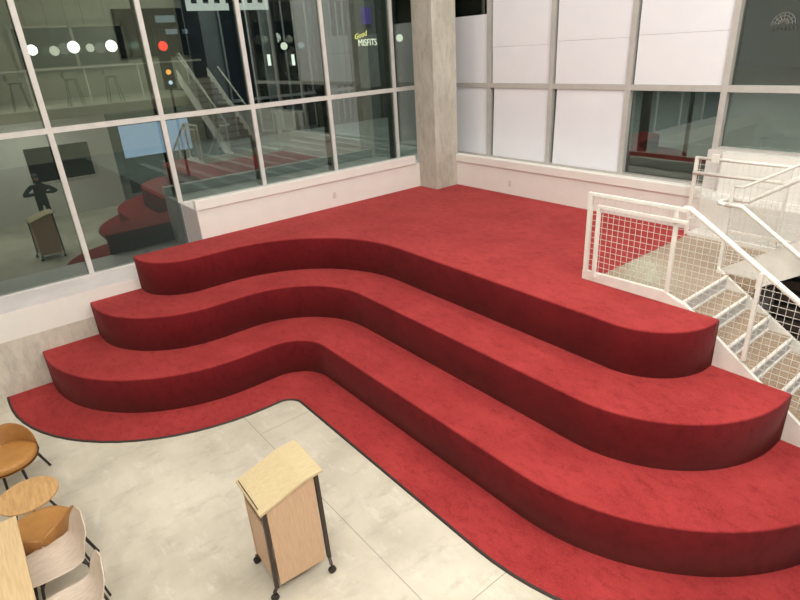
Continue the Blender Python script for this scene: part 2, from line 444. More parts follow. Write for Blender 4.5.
def tier(k, z0, z1, name, bev):
    e = EDGE[k]
    poly = [(max(x, .002), y) for x, y in e] + [(5.30, YE), (5.30, -.003), (.503, -.003), (.503, YB-.003), (.002, YB-.003)]
    m = MB(); m.prism(poly, z0, z1)
    bm = m.bm; bm.edges.ensure_lookup_table()
    es = [ed for ed in bm.edges if all(abs(v.co.z-z1) < 1e-5 for v in ed.verts) and all(v.co.y < YE+.02 and v.co.x > .002 or v.co.y < -4 for v in ed.verts) and not all(abs(v.co.y-YE) < 1e-4 for v in ed.verts) and not all(abs(v.co.x-.002) < 1e-3 for v in ed.verts)]
    bmesh.ops.recalc_face_normals(bm, faces=bm.faces[:])
    bmesh.ops.bevel(bm, geom=es, offset=bev, segments=4, affect='EDGES', profile=.5)
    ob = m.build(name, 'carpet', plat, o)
    for p in ob.data.polygons:
        if abs(p.normal.z) < .98: p.use_smooth = True
    return ob
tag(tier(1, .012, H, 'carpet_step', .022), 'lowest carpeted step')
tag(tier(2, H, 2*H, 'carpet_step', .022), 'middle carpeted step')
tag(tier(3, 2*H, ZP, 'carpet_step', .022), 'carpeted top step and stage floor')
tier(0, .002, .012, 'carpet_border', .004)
# dark edge strip round the border carpet
e0 = EDGE[0]
def offset(poly, d):
    out = []
    for i, p in enumerate(poly):
        a = Vector(poly[max(i-1, 0)]); b = Vector(poly[min(i+1, len(poly)-1)]); t = (b-a).normalized()
        out.append((p[0]+t.y*d, p[1]-t.x*d))
    return out
e1 = offset(e0, .028)
m = MB()
prof = [(0, .0155), (.6, .0145), (1, .002)]
m.grid([[(a[0]+(b[0]-a[0])*f, a[1]+(b[1]-a[1])*f, z) for f, z in prof] for a, b in zip(e0, e1)])
m.build('edge_strip', 'edge', plat, o)

# ------------------------------------------------------------------ staircase
RS, GO, X0 = .171, .254, 6.325
YF = -1.33                                # inner edge of the descending flight
land = empty('stair_landing', (5.9,-1.3,ZP), label='tan speckled landing slab level with the stage, between two flights', cat='landing'); o = land.location
MB().box(5.305, X0, YE+.045, -.25, ZP-.22, ZP).build('floor_slab', 'terrazzo', land, o)
MB().box(X0, 6.60, YF+.06, -.25, ZP-.22, ZP).build('floor_slab', 'terrazzo', land, o)
MB().box(5.304, 6.75, -.25, -.004, ZP-.22, ZP+.045).build('kerb', 'white', land, o)
MB().box(5.305, X0+.004, YE+.05, YF, ZP-.30, ZP-.225).build('support_beam', 'steel', land, o)

st = empty('staircase', (X0,-1.9,0), label='white steel flight with tan treads going down from the landing to the floor', cat='staircase'); o = st.location
for k in range(8):
    x = X0+GO*k; z = ZP-RS*k
    t = MB().box(x, x+GO, YE+.05, YF-.02, z-RS-.035, z-RS).build('tread', 'terrazzo', st, o)
    r = MB().box(x-.010, x+.004, YE+.05, YF-.02, z-RS, z-.022).build('riser', 'riser', st, o)
    MB().box(x-.012, x+.020, YE+.05, YF-.02, z-.024, z+.003).build('nosing', 'steel', r, o)
    MB().box(x-.002, x+.022, YE+.05, YF-.02, z-RS-.002, z-RS+.020).build('riser_foot', 'steel', r, o)
def stringer(m, y0, y1, xa, xb, za, slope, up, dn, flat=True):
    z = lambda x: za+slope*(x-X0)
    m.prism_y([(xa, z(xa)-dn), (xb, max(z(xb)-dn, .0)), (xb, z(xb)+up), (xa, z(xa)+up)], y0, y1)
sl = -RS/GO
xend = X0+GO*8+.12
m = MB(); m.prism_y([(6.42, 1.583), (xend, .13), (xend, 0.0), (X0+GO*8-.25, 0.0), (6.30, 1.12), (6.20, 1.12), (6.20, 1.645)], YE+.002, YE+.045)
m.build('stringer', 'steel', st, o)
m = MB(); m.prism_y([(6.20, 1.60), (xend, .10), (xend, 0.0), (X0+GO*8-.25, 0.0), (6.30, 1.12), (6.20, 1.12)], YF-.02, YF+.02)
m.build('stringer', 'steel', st, o)

XU = 6.60
su = empty('staircase', (XU,-.75,ZP), label='white steel flight climbing from the landing along the wall, seen from its side', cat='staircase'); o = su.location
for k in range(12):
    x = XU+GO*k; z = ZP+RS*(k+1)
    MB().box(x, x+GO+.01, -1.22, -.26, z-.04, z).build('tread', 'terrazzo', su, o)
    MB().box(x, x+.014, -1.22, -.26, z-RS, z-.04).build('riser', 'riser', su, o)
su_z = lambda x: 1.669+.690*(x-6.398)
m = MB(); m.prism_y([(6.155, 1.531), (9.6, su_z(9.6)), (9.6, su_z(9.6)-.385), (6.52, 1.365), (6.30, 1.30), (6.155, 1.30)], -1.262, -1.222); m.build('stringer', 'steel', su, o)
m = MB(); m.prism_y([(6.58, 1.8), (9.6, su_z(9.6)), (9.6, su_z(9.6)-.385), (6.58, 1.42)], -.255, -.215); m.build('stringer', 'steel', su, o)

# wire mesh in a plane y = const, under a roof line z1(x) and above z0(x)
def mesh_panel(name, y, xa, xb, z0, z1, parent, o, step=.0665, w=.0040, zs=None):
    m = MB(); n = int((xb-xa)/step)
    for i in range(n+1):
        x = xa+step*i
        if z1(x) > z0(x)+.02: m.box(x-w/2, x+w/2, y-w/2, y+w/2, z0(x), z1(x))
    za = min(z0(xa), z0(xb)); zb = max(z1(xa), z1(xb)); k = 0
    while za+step*k < zb:                # horizontal wires, cut where the outline rises or falls
        z = za+step*k; k += 1; xs = [xa+(xb-xa)*i/400 for i in range(401)]
        ok = [x for x in xs if z0(x) <= z <= z1(x)]
        if len(ok) > 3: m.box(ok[0], ok[-1], y-w/2, y+w/2, z-w/2, z+w/2)
    return m.build(name, 'wire', parent, o)

# outer railing: landing edge + descending flight
ra = empty('guard_railing', (5.2,YE,ZP), label='white mesh railing on the stage edge that bends down beside the descending stairs', cat='railing'); o = ra.location
yr = YE+.022
MB().prism_y([(5.20, ZP+.003), (5.20, 1.648), (6.19, 1.665), (6.225, 1.645), (6.44, 1.56), (6.44, ZP+.003)], YE-.004, YE+.04).build('base_plate', 'steel', ra, o)
MB().box(5.20, 5.25, yr-.018, yr+.018, 1.649, 2.528).build('post', 'steel', ra, o)
MB().box(6.185, 6.222, yr-.018, yr+.018, 1.655, 2.528).build('post', 'steel', ra, o)
MB().box(7.02, 7.055, yr-.018, yr+.018, 1.185, 2.09).build('post', 'steel', ra, o)
MB().box(7.95, 7.985, yr-.018, yr+.018, .61, 1.52).build('post', 'steel', ra, o)
MB().box(5.20, 6.30, yr-.02, yr+.02, 2.528, 2.562).build('top_rail', 'steel', ra, o)
hs = -.625
MB().tube([(6.24, yr+.03, 2.552), (6.31, yr+.03, 2.552), (8.75, yr+.03, 2.552+hs*2.44)], .027, 12).build('handrail', 'steel', ra, o, smooth=True)
MB().box(5.346, 5.382, yr-.062, yr-.026, 1.60, 2.418).build('inner_post', 'steel', ra, o)
MB().box(5.346, 6.335, yr-.060, yr-.028, 2.418, 2.45).build('inner_rail', 'steel', ra, o)
for x, z in ((7.03, 2.08),): MB().tube([(x, yr, z-.10), (x+.03, yr+.03, z+.02)], .010, 8).build('bracket', 'steel', ra, o)
mesh_panel('mesh_panel', yr, 5.255, 6.18, lambda x: 1.655, lambda x: 2.545, ra, o)
mesh_panel('mesh_panel', yr, 6.228, 8.7, lambda x: min(1.64, 1.59-.66*(x-6.42)), lambda x: min(2.545, 2.545+hs*(x-6.31)), ra, o, zs=1)

# back railing along the wall
rb = empty('guard_railing', (5.22,-.2,ZP), label='white mesh railing along the wall at the back of the landing', cat='railing'); o = rb.location
MB().box(5.245, 5.285, -.22, -.18, 1.50, 2.60).build('post', 'steel', rb, o)
MB().box(6.36, 6.39, -.215, -.185, ZP+.045, 2.58).build('post', 'steel', rb, o)
MB().tube([(5.265, -.2, 2.585), (6.40, -.2, 2.585)], .020, 10).build('top_rail', 'steel', rb, o, smooth=True)
MB().tube([(5.255, -.235, 2.395), (6.36, -.26, 2.402), (8.6, -.26, 2.402+.665*2.24)], .024, 10).build('handrail', 'steel', rb, o, smooth=True)
MB().box(5.79, 6.60, -.235, -.200, 1.665, 1.705).build('bottom_rail', 'steel', rb, o)
mesh_panel('mesh_panel', -.2, 5.25, 6.6, lambda x: 1.70, lambda x: 2.585, rb, o)
tag(MB().box(5.46, 5.555, -.235, -.215, 2.545, 2.655).build('plate', 'steel', rb, o, bev=.004), 'small blank white plate')

# middle railing between the flights
rm = empty('guard_railing', (6.2,-1.3,ZP), label='white mesh railing between the two flights with handrails joining in a loop', cat='railing'); o = rm.location
yn = -1.295
MB().box(6.185, 6.215, yn-.015, yn+.015, 1.50, 2.54).build('post', 'steel', rm, o)
ts = .62
MB().box(7.08, 7.11, yn-.015, yn+.015, 1.95, 2.55+ts*.79).build('post', 'steel', rm, o)
MB().tube([(6.2, yn, 2.535), (6.31, yn, 2.545), (9.2, yn, 2.545+ts*2.89)], .015, 8).build('top_rail', 'steel', rm, o, smooth=True)
MB().tube([(6.19, yn-.09, 2.352), (6.36, yn-.09, 2.352), (8.8, yn-.09, 2.352-.655*2.455)], .024, 10).build('handrail', 'steel', rm, o, smooth=True)
MB().tube([(6.19, yn-.09, 2.352), (6.11, yn-.075, 2.352), (6.09, yn, 2.358), (6.12, yn+.07, 2.365), (6.19, yn+.09, 2.37)], .024, 10).build('handrail_return', 'steel', rm, o, smooth=True)
MB().tube([(6.19, yn+.09, 2.37), (6.35, yn+.09, 2.375), (9.2, yn+.09, 2.375+.70*2.83)], .024, 10).build('handrail', 'steel', rm, o, smooth=True)
mesh_panel('mesh_panel', yn, 6.25, 9.0, lambda x: max(1.62, su_z(x)+.02), lambda x: 2.545+ts*max(0, x-6.31), rm, o, zs=1)

# dark slatted front in the shade under the ascending stairs
ds = empty('slat_screen', (7.6,-.45,0), label='dark brown slatted screen in the shade under the climbing flight', cat='screen'); o = ds.location
for k in range(8): MB().box(6.60, 9.2, -.50, -.46, .03+.17*k, .03+.17*k+.10).build('slat', 'brownslat', ds, o)
MB().box(6.58, 9.2, -.45, -.42, 0, 1.36).build('backing', 'facade_b', ds, o)

# ------------------------------------------------------------------ wall outlets
def outlet(loc, rz, label):
    e = empty('wall_outlet', loc, rz, label, 'outlet')
    MB().box(-.035, .035, -.006, 0, -.055, .055).build('cover_plate', 'lens', e, bev=.003)
    for z in (-.02, .02): MB().box(-.014, .014, -.0085, -.006, z-.012, z+.012).build('socket', 'pinkwhite', e)
outlet((0.001, -2.61, 1.75), PI/2, 'small white outlet on the bulkhead under the dark street windows')
outlet((1.88, -.001, 1.74), 0, 'small white outlet on the bulkhead under the papered windows')

# ------------------------------------------------------------------ lectern
lec = empty('lectern', (5.21,-6.62,0), label='slim pale wood lectern with dark metal legs on four casters', cat='lectern'); o = lec.location
xa, xb, ya, yb = 4.985, 5.432, -6.855, -6.36
th = .026
top = [(-6.882, .922), (-6.49, 1.050), (-6.318, 1.062)]
poly = top + [(y, z+th) for y, z in reversed(top)]
tb = MB().prism_x(poly, 4.955, 5.458).build('lectern_top', 'maple', lec, o, bev=.003)
MB().hexa([(4.985,-6.872,.9325+th),(5.40,-6.872,.9325+th),(5.40,-6.865,.9345+th),(4.985,-6.865,.9345+th),
           (4.985,-6.872,.934+th),(5.40,-6.872,.934+th),(5.40,-6.865,.936+th),(4.985,-6.865,.936+th)]).build('pencil_groove', 'bronze', tb, o)
ztop = lambda y: .925+(y+6.895)*.304 if y < -6.5 else 1.045
for x in (xa, xb-.018):
    y0 = ya+.004 if x == xa else ya+.035
    MB().prism_x([(y0, .13), (yb-.035, .13), (yb-.035, ztop(yb-.035)-.004), (-6.5, 1.038), (y0, ztop(y0)-.004)], x, x+.018).build('side_panel', 'pinkoak', lec, o)
MB().box(xa+.018, xb-.022, ya+.010, ya+.024, .13, .72).build('reader_panel', 'pinkoak', lec, o)
MB().box(xa+.018, xb-.018, yb-.05, yb-.035, .13, 1.03).build('audience_panel', 'pinkoak', lec, o)
MB().box(xa+.018, xb-.018, ya+.05, yb-.055, .70, .718).build('inner_shelf', 'pinkoak', lec, o)
for sx in (0, 1):
    for sy in (0, 1):
        x = xb if sx else xa+.040; y = (ya+.012 if sx else ya+.046) if not sy else yb-.012
        y2 = y + (-.012 if not sy else .012)
        m = MB()
        m.hexa([(x-.02,y2-.016,.125),(x+.012,y2-.016,.125),(x+.012,y2+.016,.125),(x-.02,y2+.016,.125),
                (x-.02,y-.016,ztop(y)-.004),(x+.012,y-.016,ztop(y)-.004),(x+.012,y+.016,ztop(y)-.004),(x-.02,y+.016,ztop(y)-.004)])
        dx = .058 if (sx and sy) else (.0 if sx else -.05); dy = -.012 if sy else -.03
        m.bar((x-.004, y2, .13), (x-.004+dx*.9, y2+dy, .085), .028, .014)
        lg = m.build('leg', 'bronze' if sx else 'bronze', lec, o)
        cx, cy = x-.004+dx, y2+dy
        MB().tube([(cx, cy, .095), (cx, cy, .05)], .010, 8).build('caster_stem', 'black', lg, o)
        MB().tube([(cx-.014, cy, .034), (cx+.014, cy, .034)], .034, 16).build('caster', 'black', lg, o, smooth=False)

lec.rotation_euler = (0,0,-.05); lec.location = (5.21,-6.61,0)

# ------------------------------------------------------------------ dining table and white chairs
tz = .745
dt = empty('dining_table', (4.6,-8.82,0), label='long light oak table cut off by the picture edge, chairs pushed under it', cat='table'); o = dt.location
MB().box(3.815, 6.2, -9.27, -8.372, tz-.03, tz).build('table_top', 'oak_table', dt, o, bev=.004)
for x in (3.95, 6.05):
    for y in (-9.18, -8.46): MB().box(x-.025, x+.025, y-.025, y+.025, 0, tz-.03).build('leg', 'black', dt, o)

def shell_chair(name):
    e = empty(name)
    prof = [(-.235,.452,.185), (-.20,.457,.205), (-.10,.456,.222), (.02,.450,.228), (.10,.455,.228), (.155,.478,.226), (.19,.52,.224), (.212,.58,.222), (.230,.65,.212), (.245,.71,.192), (.255,.755,.155), (.261,.785,.105), (.264,.80,.04)]
    n = 12; P = []
    for y, z, w in prof:
        row = []
        for j in range(n+1):
            u = 2*j/n-1
            curl = (.028 if z < .7 else .010)*abs(u)**2.4
            if z < .5: row.append((u*w, y, z+curl))
            else: row.append((u*w, y-curl*1.3, z+.004))
        P.append(row)
    ob = MB().grid(P).build('shell', 'whitewash', e, smooth=True)
    md = ob.modifiers.new('thickness', 'SOLIDIFY'); md.thickness = .012; md.offset = 0
    sb = ob.modifiers.new('smooth', 'SUBSURF'); sb.levels = 1; sb.render_levels = 1
    for sx in (-1, 1):
        for sy in (-1, 1):
            MB().tube([(sx*.12, sy*.13, .435), (sx*.165, sy*.17, .40), (sx*.205, sy*.235+.0, .0)], [.013,.013,.009], 8).build('leg', 'black', e, smooth=True)
    MB().tube([(-.165,.17,.40),(0,.15,.425),(.165,.17,.40)], .010, 8).build('crossbar', 'black', e, smooth=True)
    MB().tube([(-.165,-.17,.40),(0,-.15,.425),(.165,-.17,.40)], .010, 8).build('crossbar', 'black', e, smooth=True)
    return e
ch = shell_chair('dining_chair'); ch.location = (4.235, -8.20, 0); ch.rotation_euler = (0,0,.08)
tag(ch, 'whitewashed wood shell chair at the oak table, next to the tan lounge chair', 'chair', 'whitewashed shell chairs at the oak table')
c2 = copy_tree(ch); c2.location = (4.84, -8.185, 0); c2.rotation_euler = (0,0,-.02)
c2['label'] = 'whitewashed wood shell chair cut by the bottom picture edge, second along the table'

# ------------------------------------------------------------------ lounge chairs and side table
def lounge(name):
    e = empty(name)                      # faces +Y
    def ring(a, r): 
        ex = .8
        cx, sy = math.cos(a), math.sin(a)
        return (r*1.0*math.copysign(abs(cx)**ex, cx), r*.95*math.copysign(abs(sy)**ex, sy))
    # leaf-shaped seat with pointed corners at the sides
    def leaf(k, n, f):
        a = 2*PI*k/n; c, s_ = math.cos(a), math.sin(a)
        w = (1-abs(c)**2.6)**.62 * (1 if s_ >= 0 else -1)
        return (.295*f*c, (.27 if s_ >= 0 else .27)*f*w*(.15+.85*abs(s_))**.25)
    N = 48; P = []
    for z, f in ((.36,.4),(.355,.90),(.37,.985),(.40,1.0),(.425,.985),(.44,.93),(.447,.75),(.45,.4),(.451,.02)):
        P.append([(*leaf(k, N, f), z) for k in range(N+1)])
    MB().grid(P).build('seat', 'leather', e, smooth=True)
    P = []
    for z, f in ((.315,.02),(.318,.45),(.325,.80),(.352,1.01),(.364,1.012)):
        P.append([(*leaf(k, N, f), z) for k in range(N+1)])
    MB().grid(P).build('seat_shell', 'leather_d', e, smooth=True)
    # low back split in the middle: two halves that sink to the seat corners
    for sgn in (-1, 1):
        n = 18; rows = []
        for k in range(n+1):
            t = k/n; f = 1.0
            x = sgn*(.010+.295*math.sin(t*PI/2)); base = -.285*(1-(min(abs(x)/.31, 1))**2.2)
            h = .222*(1-t**3.4)**.8*(1-.25*(1-t)**8)
            zb = .335; lean = .085*(1-t**2)
            th_ = .035
            zt = max(.43+h*.9, zb+.06)
            ux, uy = x*.30, -1.0
            L = math.hypot(ux, uy); ux, uy = ux/L, uy/L
            row = []
            for d, z in ((-th_, zb+.02), (lean*.5-th_, (zb+zt)/2), (lean-th_, zt-.012), (lean-th_*.7, zt), (lean-th_*.3, zt), (lean, zt-.012), (lean*.5+.004, (zb+zt)/2), (0, zb), (-th_, zb+.02)):
                row.append((x+ux*(d+.02), base+uy*(d+.02), z))
            rows.append(row)
        m = MB().grid(rows)
        for row in (rows[0], rows[-1]): m.bm.faces.new([m.bm.verts.new(p) for p in row[:-1]])
        m.build('backrest_half', 'leather_d', e, smooth=True)
    for sx in (-1, 1):
        for sy in (-1, 1):
            MB().tube([(sx*(.08 if sy > 0 else .25), (.04 if sy > 0 else -.10), .335), (sx*(.10 if sy > 0 else .355), (.03 if sy > 0 else -.15), .0)], [.016, .013], 8).build('leg', 'black', e, smooth=True)
    return e
lg = lounge('lounge_chair'); lg.location = (2.27, -8.38, 0); lg.rotation_euler = (0,0,-PI/2+.1)
tag(lg, 'tan leather lounge chair beside the concrete wall, facing the small round table', 'lounge chair', 'tan leather lounge chairs round the side table')
l2 = copy_tree(lg); l2.location = (3.68, -8.27, 0); l2.rotation_euler = (0,0,PI/2)
l2['label'] = 'tan leather lounge chair seen from behind, between round table and whitewashed chair'

sd = empty('side_table', (3.10,-8.285,0), label='small round oak side table on splayed black legs between the lounge chairs', cat='side table'); o = (0,0,0)
N = 48
m = MB(); m.prism([(.265*math.cos(2*PI*k/N), .265*math.sin(2*PI*k/N)) for k in range(N)], .398, .42); m.build('table_top', 'oak_round', sd, bev=.004)
for k in range(3):
    a = math.radians(122+120*k); MB().tube([(.10*math.cos(a), .10*math.sin(a), .398), (.235*math.cos(a), .235*math.sin(a), 0)], [.014,.011], 8).build('leg', 'black', sd, smooth=True)

# ------------------------------------------------------------------ upper gallery behind the viewer (mirrored in the glass)
rg = empty('gallery_railing', (9.32,-6,3.08), label='pale railing along the edge of the upper gallery', cat='railing'); o = rg.location
for k in range(9): MB().box(9.30, 9.34, -13+1.5*k-.02, -13+1.5*k+.02, 3.08, 4.12).build('post', 'steel', rg, o)
MB().box(9.29, 9.35, -13, -.5, 4.10, 4.15).build('top_rail', 'steel', rg, o)
def stool(name):
    e = empty(name)
    MB().prism([(.19*math.cos(2*PI*k/20), .19*math.sin(2*PI*k/20)) for k in range(20)], .72, .76).build('seat', 'brownslat', e)
    P = [[(.2*math.sin(a), -.17-.03*math.cos(a)*0-.06*math.cos(a), z) for a in [(-1+.2*j)*1.1 for j in range(11)]] for z in (.80,.98)]
    ob = MB().grid(P).build('backrest', 'brownslat', e); md = ob.modifiers.new('t', 'SOLIDIFY'); md.thickness = .02
    for sx in (-1, 1):
        for sy in (-1, 1): MB().tube([(sx*.12, sy*.12, .72), (sx*.2, sy*.2, 0)], .012, 8).build('leg', 'black', e)
    return e
s0 = stool('bar_stool')
for i, (x, y) in enumerate(((9.9,-5.75), (9.9,-3.2), (10.0,-4.3))):
    s_ = s0 if i == 0 else copy_tree(s0)
    s_.location = (x, y, 3.08)
    tag(s_, ['dark bar stool mirrored in the glass at its outer edge', 'dark bar stool mirrored in the glass, last of the three towards the mullion', 'dark bar stool mirrored in the glass between the other two stools'][i], 'stool', 'bar stools on the gallery')
up = empty('window_20', (14.9,-3,4.2)); struct(up, 'dark gallery window behind the white globes', 'window'); o = up.location
MB().box(14.85, 14.99, -4.9, -1.2, 4.15, 5.5).build('pane', 'darkglass', up, o)
f = MB()
for y in (-4.9, -3.0, -1.2): f.box(14.80, 14.86, y-.05, y+.05, 4.1, 5.55)
f.box(14.80, 14.86, -4.9, -1.2, 4.1, 4.18); f.box(14.80, 14.86, -4.9, -1.2, 5.47, 5.55); f.build('window_frame', 'tanwall', up, o)
def globe(name, loc, r, mat, label, group, drop=2.2):
    e = empty(name, loc, 0, label, 'lamp', group)
    MB().sphere((0,0,0), r).build('globe_shade', mat, e, smooth=True)
    if drop: MB().tube([(0,0,r), (0,0,r+drop)], .008, 6).build('cord', 'black', e)
    return e
for i, (y, z, r) in enumerate(((-4.5,4.76,.17), (-3.83,4.70,.16), (-3.2,4.79,.20), (-2.67,4.74,.14), (-1.94,4.77,.20))):
    globe('pendant_globe', (14.0, y, z), r, 'globe' if i not in (1, 3) else 'globe_dim', 'white pendant globe mirrored in the glass, %s' % ['outermost of the row', 'second and dimmer in the row', 'large bright one in the middle of the row', 'smallest and dim, fourth in the row', 'last of the row beside the mullion'][i], 'white pendant globes over the gallery', 2.8)
for i, (y0, y1) in enumerate(((-6.12,-5.30), (-5.22,-4.42))):
    w = empty('window_%d' % (21+i), (9.49, (y0+y1)/2, 1.1)); struct(w, ['dark opening in the white wall, beside the person', 'narrower dark opening in the white wall'][i], 'window'); o = w.location
    MB().box(9.46, 9.505, y0, y1, 1.1, 2.08).build('pane', 'darkglass', w, o)
    f = MB(); f.box(9.45, 9.5, y0-.03, y0, 1.07, 2.11); f.box(9.45, 9.5, y1, y1+.03, 1.07, 2.11); f.box(9.45, 9.5, y0, y1, 2.08, 2.11); f.box(9.45, 9.5, y0, y1, 1.07, 1.1); f.build('window_frame', 'white', w, o)
sc_ = empty('projection_screen', (11.0,-1.9,1.2), label='pale blue lit screen mirrored in the lower glass', cat='screen'); o = sc_.location
MB().box(11.0, 11.03, -3.1, -.75, 1.2, 2.25).build('screen_surface', 'screen', sc_, o)
MB().box(11.03, 11.07, -3.14, -.71, 0, 2.29).build('screen_back', 'black', sc_, o)

# ------------------------------------------------------------------ the street outside
g = MB(); g.box(-40, -.92, -30, 60, -.5, -.02); g.box(-.92, 40, .92, 60, -.5, -.02)
struct(g.build('street_ground', 'asphalt'), 'grey green street asphalt outside the windows', 'street')
cw = empty('road_markings', (-8,2,0)); struct(cw, 'white road stripes of the crossing outside', 'road marking'); o = cw.location
for k in range(12): MB().box(-19.0, -6.5, -1.2+.95*k, -.9+.95*k, -.02, -.012).build('crossing_stripe', 'roadpaint', cw, o)
for y in (8, 11.5, 15): MB().box(-20, 30, y, y+.12, -.02, -.012).build('lane_line', 'roadpaint', cw, o)
def building(name, loc, label, fn):
    e = empty(name, loc, 0, label, 'building'); fn(e, loc); return e
def shop(e, o):
    MB().box(-24, -22, 4.03, 24, -.1, 12).build('facade_wall', 'facade', e, o)
    for k, (y0, y1) in enumerate(((5.0,7.2), (7.8,10.0), (11.6,12.9), (15.8,17.6))):
        MB().box(-22.02, -21.9, y0, y1, .2, 7.8).build('window', 'darkglass', e, o)
        f = MB()
        for j in range(4):
            y = y0+(y1-y0)*j/3; f.box(-21.9, -21.84, y-.05, y+.05, .2, 7.8)
        f.build('window_bars', 'facade_g', e, o)
    for y in (10.4, 13.05, 15.2): MB().box(-22.02, -21.8, y-.28, y+.28, -.1, 9).build('pilaster', 'facade_b', e, o)
    MB().box(-22.03, -21.88, 10.7, 12.8, 2.2, 4.9).build('panel', 'facade_g', e, o)
    MB().box(-21.95, -21.9, 13.3, 15.0, 2.0, 4.9).build('panel', 'facade_g', e, o)
    MB().box(-22.0, -21.85, 13.9, 14.5, 5.45, 6.35).build('banner', 'purple_l', e, o)
    MB().box(-22.05, -21.8, 4.1, 24, 1.9, 2.05).build('ledge', 'facade_g', e, o)
building('shop_building', (-22,10,0), 'dark grey shop building across the street with tall barred windows', shop)
sg = empty('shop_sign', (-21.78,14,4.4), label='lit shop sign with small yellow word over white capitals', cat='sign')
mwt = Matrix(((0,0,1,0),(1,0,0,0),(0,1,0,0),(0,0,0,1)))
text_obj('sign_lettering', 'MISFITS', 'sign_w', .52, Matrix.Translation((0,-.62,-.12)) @ mwt @ Matrix.Diagonal((.82,1,1,1)), sg)
text_obj('sign_script', 'Good', 'sign_y', .40, Matrix.Translation((.02,-.86,.24)) @ mwt @ Matrix.Rotation(.22, 4, 'Z'), sg, shear=.3)
def grey_block(e, o):
    MB().box(-26, -24, -14, 4, -.1, 14).build('facade_wall', 'tanwall', e, o)
    for y, z, w, h in ((2.5,5.95,1.0,.32), (2.7,5.4,.8,.24), (3.75,5.4,.35,.22)):
        MB().box(-24.02, -23.9, y, y+w, z, z+h).build('window', 'winlit', e, o)
    MB().box(-24.02, -23.9, 0.5, 3.9, 4.4, 6.6).build('window_band', 'darkglass', e, o)
building('office_block', (-24,-5,0), 'tan office block across the street with a few lit windows', grey_block)
def canopy(e, o):
    MB().box(-14, -11, 1.2, 11, 6.05, 6.3).build('soffit', 'soffit', e, o)
    MB().box(-11.0, -10.9, -.6, 2.2, 5.55, 5.75).build('fascia', 'fascia_glow', e, o)
    for k in range(8): MB().box(-11.0, -10.9, -.6+.38*k, -.45+.38*k, 5.75, 6.2).build('rib', 'fascia_glow', e, o)
building('entrance_canopy', (-12,4,5.5), 'brown soffit canopy with a white ribbed edge high outside', canopy)
bpy.data.objects['entrance_canopy']['category'] = 'canopy'
for i, (y, z) in enumerate(((7.4,3.87), (8.87,3.79), (10.55,3.69), (15.55,3.39))):
    e = empty('wall_lamp', (-21.75, y, z), 0, 'slim upright wall lamp on the dark shop front, %s' % ['first along from the barred windows', 'second along', 'third along, before the sign', 'last, beyond the sign'][i], 'lamp', 'upright wall lamps on the shop front')
    MB().tube([(0,0,-.28),(0,0,.28)], .085, 10).build('lamp_tube', 'lampw', e, smooth=True)
    MB().box(-.12, -.06, -.05, .05, -.15, .15).build('bracket', 'black', e)
bp = empty('street_pillar', (-13, 10.6, 0), label='black pillar outside beside the concrete column', cat='pillar'); o = bp.location
MB().box(-13.4, -13, 9.45, 12.6, 0, 12).build('pillar_shaft', 'facade_b', bp, o); MB().box(-13.5, -12.9, 9.3, 12.7, -.02, .3).build('plinth', 'facade_b', bp, o)
globe('globe_lamp', (-12, 3.19, 4.40), .13, 'globe_dim', 'round pale globe lamp hanging outside beside the mullion', 'globe lamps outside', 1.5)
globe('globe_lamp', (-12, 3.91, 4.40), .12, 'winlit', 'dim round globe lamp hanging outside, next to the brighter one', 'globe lamps outside', 1.4)
globe('globe_lamp', (-12, 8.72, 4.46), .15, 'globe_dim', 'round globe lamp outside glimpsed beside the concrete column', 'globe lamps outside', 1.4)
tl = empty('traffic_light', (-14.1,-.6,0), label='traffic light showing red over the street', cat='traffic light'); o = (0,0,0)
MB().tube([(0,0,0),(0,0,5.2)], .05, 8).build('pole', 'facade_b', tl)
hd = MB().box(-.02, .12, -.2, .2, 3.2, 5.2).build('signal_head', 'facade_b', tl)
for z, mt, r in ((4.65,'red_l',.16), (3.78,'amber_l',.09), (3.42,'blue_l',.07)):
    MB().tube([(.12,0,z),(.15,0,z)], r, 16).build('signal_lens', mt, hd)
def lamp_post(loc, label):
    e = empty('street_lamp', loc, 0, label, 'street lamp', 'street lamps')
    MB().tube([(0,0,0),(0,0,5.2),(0,-.4,5.6),(0,-1.3,5.65)], [.07,.06,.05,.04], 8).build('pole', 'facade_b', e, smooth=True)
    MB().box(-.4, .4, -1.9, -1.1, 5.5, 5.6).build('lamp_head', 'street_lamp', e)
lamp_post((.4, 9.6, -.02), 'dark street lamp post standing on the street behind the papered windows')
ow = empty('planter', (4.5, 1.3, 0), label='dark brown planter wall outside, low in the clear lower pane', cat='planter'); o = ow.location
MB().box(3.2, 6.6, 1.05, 1.12, 0, 2.32).build('front_board', 'brownslat', ow, o); MB().box(3.2, 6.6, 1.12, 1.6, 0, 1.8).build('soil_box', 'brownslat', ow, o)
# dark post behind the clear lower pane
pp = empty('signpost', (2.35, 3.6, 0), label='plain dark post outside the clear lower pane', cat='post'); o = (0,0,0)
MB().box(-.07, .07, -.07, .07, 0, 5).build('post_shaft', 'black', pp); MB().box(-.14, .14, -.14, .14, -.02, .03).build('base_plate', 'black', pp)
